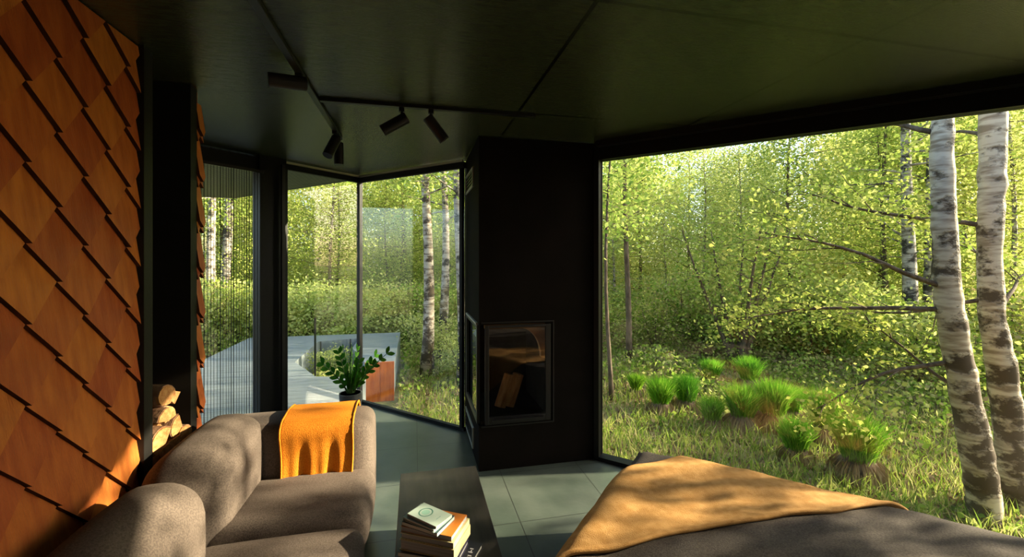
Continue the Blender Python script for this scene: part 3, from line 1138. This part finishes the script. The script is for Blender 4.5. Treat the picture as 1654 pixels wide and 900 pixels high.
bd = thing('bed', 'low bed with a dark brown bedspread beside the large window', 'bed', (BC.x, BC.y, 0))
mt = MB()
q4 = [BC + BU * .05 + BV * .05, BC + BU * (BLEN - .05) + BV * .05, BC + BU * (BLEN - .05) + BV * (BWID - .05), BC + BU * .05 + BV * (BWID - .05)]
mt.prism([(p.x - BC.x, p.y - BC.y) for p in q4], 0.06, 0.26)
mt.build('bed_base', M['black'], bd)
mt = MB()
mt.prism([(p.x - BC.x, p.y - BC.y) for p in q4], 0.26, 0.44)
mt.build('mattress', M['bedspread'], bd, bevel=.05)
mb = MB()
na, nb = 110, 90
A0, A1, B0, B1 = -0.38, BLEN, -0.36, BWID + .0
for i in range(na + 1):
    for j in range(nb + 1):
        p = drape(A0 + (A1 - A0) * i / na, B0 + (B1 - B0) * j / nb)
        mb.v.append((p.x - BC.x, p.y - BC.y, p.z))
for i in range(na):
    for j in range(nb):
        a = i * (nb + 1) + j
        mb.f.append((a, a + 1, a + nb + 2, a + nb + 1))
mb.build('bedspread', M['bedspread'], bd, smooth=True)

bt2 = thing('throw_blanket', 'ochre wool throw spread diagonally over the dark bed', 'blanket', (1.3, 1.75, BH))
mb = MB()
nx, ny = 120, 50
for layer in (0, 1):
    for i in range(nx + 1):
        for j in range(ny + 1):
            u, v = i / nx, j / ny
            X = 0.10 + u * 2.35
            hemw = 0.010 * math.sin(X * 6) + .006 * math.sin(X * 14)
            Y = 1.465 + hemw * (1 - v) + v * (0.575 + .045 * (X - 1.0) + .01 * math.sin(X * 9))
            d = Vector((X, Y)) - BC
            a, b2 = d.dot(BU), d.dot(BV)
            a, b2 = max(a, -.30), max(b2, -.28)
            p = drape(a, b2, 0.014 if layer == 0 else 0.003)
            p.z += 0.005 * noise.noise(Vector((X * 5, Y * 14, 1))) + 0.005 * math.sin(Y * 28 + X * 5) * noise.noise(Vector((X * 2, Y * 2, 8)))
            if v < .04:
                p.z += (0.006 if layer == 0 else 0.0)
            mb.v.append((p.x - 1.3, p.y - 1.75, p.z - BH))
nv = (nx + 1) * (ny + 1)
for i in range(nx):
    for j in range(ny):
        a = i * (ny + 1) + j
        mb.f.append((a, a + ny + 1, a + ny + 2, a + 1))
        mb.f.append((nv + a, nv + a + 1, nv + a + ny + 2, nv + a + ny + 1))
for i in range(nx):
    for j in (0, ny):
        a, b2 = i * (ny + 1) + j, (i + 1) * (ny + 1) + j
        mb.f.append((a, nv + a, nv + b2, b2))
for j in range(ny):
    for i in (0, nx):
        a = i * (ny + 1) + j
        mb.f.append((a, a + 1, nv + a + 1, nv + a))
clo = mb.build('cloth', M['tan'], bt2, smooth=True)
hm = MB()
hm.tube([Vector(mb.v[i * (ny + 1)]) + Vector((0, 0, -.004)) for i in range(nx + 1)], 0.008, 8)
hm.build('hem', M['tan'], bt2, smooth=True)

# ------------------------------------------------------------------ potted plant
pp = thing('potted_plant', 'green leafy houseplant in a grey pot at the glass corner', 'plant', (-0.60, 4.36, 0))
MB().tube([(0, 0, 0), (0, 0, .01), (0, 0, .29), (0, 0, .30), (0, 0, .30), (0, 0, .26)], [.078, .085, .105, .105, .092, .09], 28).build('pot', M['pot'], pp, smooth=False)
MB().tube([(0, 0, .258), (0, 0, .27)], [.09, .09], 20).build('soil', M['soil'], pp)
q = random.Random(11)
for k in range(13):
    a = k * 2.4 + q.uniform(-.3, .3)
    lean = q.uniform(.05, .16) if k % 3 else q.uniform(.2, .30)
    if k == 0:
        a, lean = -.2, .32
    H = q.uniform(.26, .42)
    pts = []
    for i in range(8):
        t_ = i / 7
        pts.append(Vector((math.cos(a) * (.02 + lean * t_ ** 1.5), math.sin(a) * (.02 + lean * t_ ** 1.5), .26 + H * t_)))
    st = MB().tube(pts, [.009 - .006 * i / 7 for i in range(8)], 8).build('stem', M['stem'], pp, smooth=True)
    lf = MB()
    for i in range(2, 8):
        for sd_ in (-1, 1):
            p = pts[i]
            d = (pts[min(i + 1, 7)] - pts[i - 1]).normalized()
            side = d.cross(Vector((math.sin(a), -math.cos(a), .2))).normalized() * sd_
            dirn = (d * 1.15 + side * .7).normalized()
            Ln = .085 * q.uniform(.8, 1.15)
            nrm = dirn.cross(side).normalized()
            wv = dirn.cross(nrm).normalized()
            b0 = len(lf.v)
            ring_ = [(0, 0), (.25, .014), (.55, .020), (.82, .012), (1, 0)]
            for t_, hw in ring_:
                c = p + dirn * Ln * t_ - Vector((0, 0, .010 * t_ * t_))
                lf.v += [tuple(c + wv * hw + nrm * .003), tuple(c), tuple(c - wv * hw + nrm * .003)]
            for s_ in range(4):
                for c_ in range(2):
                    o_ = b0 + s_ * 3 + c_
                    lf.f.append((o_, o_ + 3, o_ + 4, o_ + 1))
    lf.build('leaves', M['plant'], st, smooth=True)

# ------------------------------------------------------------------ trees
def branch_pts(p0, d, length, n=6, droop=0.0, wob=.06, q=RND):
    pts = [Vector(p0)]
    d = Vector(d).normalized()
    for i in range(n):
        d = (d + Vector((q.uniform(-wob, wob) * 2, q.uniform(-wob, wob) * 2, q.uniform(-wob, wob) * 2 - droop))).normalized()
        pts.append(pts[-1] + d * length / n)
    return pts


def make_tree(H, r0, crown0, crownR, nclump, per, lsize, seed, sigma=.30, lean=(0, 0), multi=1, sides=8, vwt=1.0):
    """returns (trunk MB, leaf quads)"""
    q = random.Random(seed)
    tk = MB()
    cl_ = []
    for s_ in range(multi):
        ang = 2 * math.pi * s_ / max(1, multi) + q.uniform(-.3, .3)
        spread = 0.0 if multi == 1 else q.uniform(.18, .45)
        n = 10
        pts, rad = [], []
        ox, oy = 0, 0
        for i in range(n + 1):
            t_ = i / n
            ox = lean[0] * H * t_ + math.cos(ang) * spread * H * t_ + .05 * math.sin(t_ * 7 + seed) * H * .15
            oy = lean[1] * H * t_ + math.sin(ang) * spread * H * t_ + .05 * math.sin(t_ * 6 + seed * 2) * H * .15
            pts.append(Vector((ox + (.06 * math.cos(ang) if multi > 1 else 0), oy + (.06 * math.sin(ang) if multi > 1 else 0), H * t_ - .05)))
            rad.append(r0 * (1 - .85 * t_) + (.25 * r0 if i == 0 else 0))
        tk.tube(pts, rad, sides)
        m_ = nclump // multi
        for k in range(m_):
            t_ = crown0 + (1 - crown0) * (k + q.random()) / m_
            i = min(n - 1, int(t_ * n))
            p0 = pts[i].lerp(pts[i + 1], t_ * n - i)
            a = q.uniform(0, 2 * math.pi)
            ln = crownR * q.uniform(.35, 1.0) * (1 - .55 * abs(t_ - .45))
            bp = branch_pts(p0, (math.cos(a), math.sin(a), q.uniform(-.05, .55)), ln, 4, .03, .08, q)
            tk.tube(bp, [max(.004, r0 * .18 * (1 - .2 * i_)) for i_ in range(5)], 4, cap=False)
            cl_.append(bp[-1])
            cl_.append(bp[3])
            cl_.append(bp[2])
    C = np.array([tuple(c) for c in cl_])
    idx = NR.integers(0, len(C), nclump * per)
    P = C[idx] + NR.normal(size=(nclump * per, 3)) * np.array([sigma, sigma, sigma * .6 * vwt])
    return tk, leaves(P, lsize)


def tree_thing(name, label, cat, loc, trunk, fol, tm, lm, group=None, rz=0):
    t_ = thing(name, label, cat, loc, rz, group)
    trunk.build('trunk', tm, t_, smooth=True)
    if fol is not None:
        leafobj('foliage', fol, lm, t_)
    return t_


# the two birches right outside the large window
def big_birch(path, rads, loc, label, seed, brs):
    t_ = thing('birch_tree', label, 'tree', loc, 0)
    mb = MB()
    # interpolate for a lumpy silhouette
    pts, rr_ = [], []
    q = random.Random(seed)
    for i in range(len(path) - 1):
        for s_ in range(6):
            f_ = s_ / 6
            p = Vector(path[i]).lerp(Vector(path[i + 1]), f_)
            pts.append(p + Vector((q.uniform(-.006, .006), q.uniform(-.006, .006), 0)))
            rr_.append((rads[i] * (1 - f_) + rads[i + 1] * f_) * q.uniform(.96, 1.05))
    pts.append(Vector(path[-1]))
    rr_.append(rads[-1])
    mb.tube(pts, rr_, 20)
    mb.build('trunk', M['birch'], t_, smooth=True)
    C = []
    for (z0, d, ln) in brs:
        k = min(range(len(pts)), key=lambda i: abs(pts[i].z - z0))
        bp = branch_pts(pts[k], d, ln, 9, .012, .07, q)
        bm_ = MB().tube(bp, [.018 * (1 - .09 * i) * min(1.3, ln) for i in range(10)], 7)
        for i in (3, 5, 6, 7, 8):
            sub = branch_pts(bp[i], (bp[i] - bp[i - 1]).normalized() + Vector((q.uniform(-.9, .9), q.uniform(-.9, .9), q.uniform(-.5, .6))), ln * q.uniform(.25, .5), 5, .03, .12, q)
            bm_.tube(sub, [.006, .005, .004, .003, .0025, .002], 5)
            C += sub[2:]
        C += bp[6:]
        bm_.build('branch', M['bark'], t_, smooth=True)
    if C:
        C = np.array([tuple(c) for c in C])
        P = C[NR.integers(0, len(C), 2600)] + NR.normal(size=(2600, 3)) * np.array([.10, .10, .08])
        # only leaves clear of the house
        P = P[(P[:, 0] + loc[0] + P[:, 1] + loc[1]) > 5.0]
        leafobj('foliage', leaves(P, 0.048), M['leaf'], t_)
    return t_


def dpt(px, py, d):
    l = (px - 827) / 694 * d
    p = CD * d + CR * l
    return Vector((p.x, p.y, 1.585 - (py - 418) / 694 * d))


D1_, D2_ = 3.55, 3.75
base1 = dpt(1590, 850, D1_)
P1 = [dpt(x, y, D1_) - base1 for x, y in ((1592, 880), (1588, 800), (1571, 700), (1552, 600), (1534, 500), (1526, 400), (1522, 300), (1522, 200), (1526, 60), (1532, -160), (1540, -380))]
R1 = [.118, .106, .104, .094, .092, .084, .078, .072, .068, .06, .05]
big_birch(P1, R1, base1, 'leaning white birch trunk outside the large window, nearer the chimney', 4, [
    (2.0, (-0.9, .35, .25), 1.5), (1.75, (-0.9, .5, .05), 1.6), (1.15, (-.7, .6, .5), 0.9), (2.35, (.6, .5, .5), .8), (1.35, (-.75, .6, -.25), 1.2), (3.2, (-.5, .6, .3), 1.4)])
base2 = dpt(1640, 860, D2_)
P2 = [dpt(x, y, D2_) - base2 for x, y in ((1642, 880), (1636, 800), (1630, 700), (1618, 600), (1600, 500), (1598, 400), (1603, 300), (1603, 190), (1606, 60), (1610, -160), (1612, -380))]
R2 = [.115, .105, .10, .098, .084, .080, .088, .090, .084, .07, .05]
big_birch(P2, R2, base2, 'white birch trunk with peeling bark outside the large window, at the frame edge', 8, [
    (2.2, (.8, .5, .35), 1.2), (1.9, (.8, .2, .45), 1.2), (2.7, (-.7, .6, .35), 1.5), (1.2, (.8, .4, .3), 1.0), (2.0, (-.8, .6, -.1), 1.1), (3.4, (.4, .6, .4), 1.2)])

# named trees seen through the glass
SPEC = [
    ('birch_tree', 'slender birch with grey-white bark seen between the big birches and the shrub', 1468, 8.0, 8.0, .14, .28, 1.6, 'birch_dim'),
    ('birch_tree', 'thin dark birch just behind the leaning white birch', 1500, 9.5, 8.0, .10, .25, 1.6, 'birch_dim'),
    ('young_tree', 'reddish thin tree near the chimney side of the large window', 1012, 8.5, 7.0, .065, .35, 1.3, 'bark'),
    ('young_tree', 'pale leaning sapling right beside the chimney edge', 984, 6.6, 6.0, .035, .45, 1.0, 'bark'),
    ('birch_tree', 'spotted birch behind the screen, nearest the shingled edge', 343, 10.5, 9.0, .12, .40, 1.7, 'birch_dim'),
    ('birch_tree', 'forked birch with pale spotted bark behind the screen', 368, 11.5, 9.0, .15, .38, 1.8, 'birch_dim'),
    ('birch_tree', 'birch with pale bark behind the corner glass pane, beside the chimney', 716, 9.2, 8.0, .11, .38, 1.6, 'birch_dim'),
    ('birch_tree', 'sunlit birch in the middle of the corner glass pane', 688, 7.9, 8.0, .12, .42, 1.6, 'birch'),
    ('birch_tree', 'grey birch seen just past the glass corner mullion', 742, 7.3, 8.0, .09, .40, 1.4, 'birch_dim'),
    ('young_tree', 'dark crooked tree on the near side of the slender birch', 1430, 10.5, 7.0, .08, .2, 1.6, 'bark'),
]
for i, (nm, lab, px, d, H, r0, c0, cr, tm) in enumerate(SPEC):
    x, y = spot(px, d)
    tk, fo = make_tree(H, r0, c0, cr, 40, 110, .075, 100 + i, lean=(0.0, 0.0))
    tree_thing(nm, lab, 'tree', (x, y, gh(x, y) - .03), tk, fo, M[tm], M['leaf'])
x, y = spot(1192, 8.9)
tk, fo = make_tree(2.9, .06, .25, 1.1, 66, 80, .07, 301, multi=6, sides=6)
tree_thing('alder_shrub', 'dark many-stemmed shrub fanning out in the middle of the large window', 'shrub', (x, y, gh(x, y) - .03), tk, fo, M['bark'], M['leaf'])

# woods: shared meshes, each tree its own object
GROUP_T = 'leafy trees filling the woods behind'
LAB_T = 'slim bright green leafy tree in the dense woods beyond the glass'
protos = []
for i in range(6):
    far = i >= 3
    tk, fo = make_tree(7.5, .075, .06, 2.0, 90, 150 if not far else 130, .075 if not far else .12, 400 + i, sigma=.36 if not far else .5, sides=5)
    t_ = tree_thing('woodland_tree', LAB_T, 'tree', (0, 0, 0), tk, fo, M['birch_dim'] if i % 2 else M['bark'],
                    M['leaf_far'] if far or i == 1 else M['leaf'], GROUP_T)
    protos.append(t_)
used = set()
q = random.Random(21)


def put(k, x, y, s, cache=protos):
    if (id(cache), k) not in used:
        used.add((id(cache), k))
        o = cache[k]
    else:
        o = copy_tree(cache[k])
    o.location = (x, y, gh(x, y) - .05)
    o.rotation_euler = (0, 0, q.uniform(0, 6.28))
    o.scale = (s, s, s * q.uniform(.9, 1.15))
    return o


ROWLAB = {}
def rows(d0, d1, n, ks, smin, smax, where, a0=-42, a1=53):
    for i in range(n):
        a = a0 + (a1 - a0) * (i + q.uniform(.1, .9)) / n
        d = q.uniform(d0, d1)
        th = math.radians(a)
        p = CD * d * math.cos(th) + CR * d * math.sin(th)
        k_ = q.choice(ks)
        sc_ = q.uniform(smin, smax)
        o = put(k_, p.x, p.y, sc_)
        side = 'beyond the terrace' if p.x < 0.9 else ('behind the meadow' if p.x < 9 else 'behind the birches')
        crown = 'pale yellow-green' if (k_ >= 3 or k_ == 1) else 'bright green'
        stem_ = 'spotted grey trunk' if k_ % 2 else 'thin brown trunk'
        tall = 'taller' if sc_ > (smin + smax) / 2 else 'shorter'
        o['label'] = f'{tall} {crown} tree with {stem_}, {where} of woods {side}'
        o['group'] = f'{tall} {crown} trees with {stem_}s in the {where}, {side}'


rows(12.5, 15, 18, (0, 1, 2), .58, .95, 'nearest row')
rows(15.5, 19, 20, (0, 1, 2, 3), .62, 1.0, 'second row')
rows(20, 25, 18, (3, 4, 5), .68, 1.05, 'third row')
rows(27, 34, 16, (3, 4, 5), .7, 1.15, 'farthest row')

# bushes
GROUP_B = 'low leafy bushes under the trees'
LAB_B = 'low rounded light green bush under the forest trees'
bprot = []
for i in range(3):
    tk, fo = make_tree(1.4, .03, .1, .9, 50, 75, .075, 500 + i, sigma=.2, multi=5, sides=4)
    t_ = tree_thing('bush', LAB_B, 'bush', (0, 0, 0), tk, fo, M['bark'], (M['leaf'], M['leaf_far'], M['herb'])[i], GROUP_B)
    bprot.append(t_)
for i in range(34):
    a = math.radians(-42 + 95 * (i + q.uniform(.1, .9)) / 34)
    d = q.uniform(9.6, 13)
    p = CD * d * math.cos(a) + CR * d * math.sin(a)
    if p.x < 0.4 and p.y < 10.6:
        p = p * (11.2 / max(p.y, 1))
    k_, sc_ = q.choice((0, 1, 2)), q.uniform(.7, 1.15)
    o = put(k_, p.x, p.y, sc_, bprot)
    where = 'beyond the terrace deck' if p.x < 0.9 else ('behind the sedge tussocks' if p.x < 8 else 'behind the two large birches')
    look = ('fresh green', 'pale green', 'yellowish mottled')[k_]
    tall = 'tall' if sc_ > .92 else 'low'
    o['label'] = f'{tall} {look} leafy bush {where}'
    o['group'] = f'{tall} {look} leafy bushes {where}'
# a few bushes inside the deck opening
for (x, y, s) in ((-1.45, 8.2, .42), (-1.2, 7.3, .34), (0.4, 9.0, .7), (0.9, 7.6, .55)):
    o = put(1, x, y, s, bprot)
    o['label'] = {-1.45: 'bush growing in the deck opening, farther from the glass', -1.2: 'small bush in the deck opening, nearer the glass',
                  0.4: 'pale bush beside the far corner of the deck', 0.9: 'small pale bush between the deck and the chimney view'}[x]
    o['group'] = 'bushes around the deck'

# trees on the sunny side whose crowns dapple the room
for i, (x, y, nc, per, lab) in enumerate(((7.6, 0.9, 44, 90, 'airy birch standing on the sunny side beyond the bed window'),
                                          (9.6, -0.6, 36, 90, 'second airy birch on the sunny side, farther from the house'),
                                          (6.3, 0.25, 34, 36, 'small twiggy birch on the sunny side close to the house'))):
    tk, fo = make_tree(7.0 if i < 2 else 4.2, .08 if i < 2 else .04, .26, 2.0 if i < 2 else 1.3, nc, per, .085 if i < 2 else .07, 700 + i, sigma=.12 if i < 2 else .08)
    tree_thing('birch_tree', lab, 'tree', (x, y, gh(x, y) - .04), tk, fo, M['birch'], M['leaf'])
for (k_, x, y, s_) in ((0, 13.5, 4.2, 1.0), (1, 12.6, 2.6, .95)):
    o = put(k_, x, y, s_)
    o['label'] = ('slim green' if k_ else 'broad bright green') + ' tree beyond the birches on the sunny side of the meadow'

# ------------------------------------------------------------------ undergrowth and tussocks
def scatter(n, a0, a1, d0, d1, powd=1.0, avoid=True):
    a = np.radians(NR.uniform(a0, a1, n))
    d = d0 + (d1 - d0) * NR.uniform(0, 1, n) ** powd
    x = d * (np.cos(a) * CD.x + np.sin(a) * CR.x)
    y = d * (np.cos(a) * CD.y + np.sin(a) * CR.y)
    keep = (x + y > 4.9) | (y > 10.0)
    keep &= ~((x < -0.25) & (x > -3.5) & (y < 9.85))
    keep &= ~((x < -3.2) & (y < 3))
    keep &= ~((x > -0.8) & (x < -0.2) & (y > 6.7) & (y < 6.95))
    return x[keep], y[keep]


def gz(x, y):
    return np.array([gh(float(a), float(b)) for a, b in zip(x, y)])


x, y = scatter(80000, -46, 55, 4.6, 17, .75)
# patchy herbs, taller with distance
pn = np.array([noise.noise(Vector((float(a) * .8, float(b) * .8, 11))) for a, b in zip(x, y)])
dist = np.hypot(x, y)
k = (pn + NR.uniform(-.25, .25, len(x)) + np.clip((dist - 7.5) * .12, -.1, .6)) > -.02
x, y, pn, dist = x[k], y[k], pn[k], dist[k]
hh = np.clip((dist - 5.0) * .11, .10, .75) * (0.7 + 1.1 * pn)
P = np.stack([x, y, gz(x, y) + hh * NR.uniform(0.0, 1.0, len(x))], axis=1)
tag(leafobj('undergrowth', leaves(P, 0.075), M['herb']), 'leafy green undergrowth covering the forest floor', 'undergrowth', kind='stuff')
x, y = scatter(30000, -40, 55, 4.3, 10, 1.2)
P = np.stack([x, y, gz(x, y) - .01], axis=1)
tag(leafobj('meadow_grass', blades(P, .20, .011, .7), M['grass']), 'loose bright grass growing between the house and the trees', 'grass', kind='stuff')
x, y = scatter(30000, -40, 55, 4.3, 11, 1.0)
P = np.stack([x, y, gz(x, y) + .01], axis=1)
tag(leafobj('leaf_litter', leaves(P, 0.07), M['thatch']), 'brown dry leaves lying on the forest floor', 'leaf litter', kind='stuff')

TUS = [((1067, 668), .9, 'bright green sedge tussock, darkest of the pair nearest the chimney'),
       ((1108, 662), .9, 'sedge tussock with a sunlit straw base next to the darkest one'),
       ((1028, 640), .6, 'small sedge tussock closest to the chimney edge'),
       ((1150, 622), .8, 'small tussock behind the straw based one'),
       ((1210, 628), .95, 'tussock just in front of the many-stemmed shrub'),
       ((1248, 692), 1.1, 'tall upright sunlit green tussock in the cluster centre'),
       ((1198, 692), 1.0, 'wide low green tussock beside the tall upright one'),
       ((1150, 690), .7, 'low green tussock at the chimney side of the cluster'),
       ((1280, 680), .8, 'darker tussock half hidden behind the tall upright one'),
       ((1335, 715), 1.1, 'yellow-green tussock with a shaggy brown base'),
       ((1385, 775), 1.1, 'large tussock on a thick brown mound, nearest the bed'),
       ((1285, 745), .8, 'ragged small tussock in the grass in front of the cluster')]
for i, ((px, py), s, lab) in enumerate(TUS):
    d = (1.585 - GZ) * 694 / (py - 418)
    x, y = spot(px, d)
    t_ = thing('sedge_tussock', lab, 'tussock', (x, y, gh(x, y) - .03), 0, 'sedge tussocks outside the large window')
    s *= .92
    mb = MB()
    n_ = 14
    for (zz, rr_) in ((0, .19), (.08, .20), (.18, .165), (.26, .12), (.30, .05)):
        for k in range(n_):
            a = 2 * math.pi * k / n_
            r_ = rr_ * s * (1 + .14 * noise.noise(Vector((math.cos(a) * 2, math.sin(a) * 2, zz * 9 + i))))
            mb.v.append((r_ * math.cos(a), r_ * math.sin(a), zz * s))
    for j in range(4):
        for k in range(n_):
            a, b2 = j * n_ + k, j * n_ + (k + 1) % n_
            mb.f.append((a, b2, b2 + n_, a + n_))
    mb.f.append(tuple(4 * n_ + k for k in range(n_)))
    mb.build('mound', M['soil'], t_, smooth=True)
    th = NR.uniform(0, 6.283, 700)
    r_ = NR.uniform(.5, 1.0, 700) * .17 * s
    B = np.stack([r_ * np.cos(th), r_ * np.sin(th), NR.uniform(.14, .26, 700) * s], axis=1)
    bl = blades(B, .26 * s, .010, .0)
    outd = np.stack([np.cos(th), np.sin(th), np.zeros(700)], axis=1)
    bl[:, 2, :] = B + outd * .10 * s + np.array([[0, 0, -.24 * s]])
    bl[:, 1, :] = B + outd * .07 * s + np.array([[.006, 0, -.08 * s]])
    bl[:, 3, :] = B + outd * .07 * s + np.array([[-.006, .004, -.08 * s]])
    leafobj('dry_blades', bl, M['thatch'], t_)
    th = NR.uniform(0, 6.283, 1500)
    r_ = np.sqrt(NR.uniform(0, 1, 1500)) * .13 * s
    B = np.stack([r_ * np.cos(th), r_ * np.sin(th), .24 * s - r_ * .4], axis=1)
    leafobj('green_blades', blades(B, .43 * s, .011, .55), M['sedge'], t_)
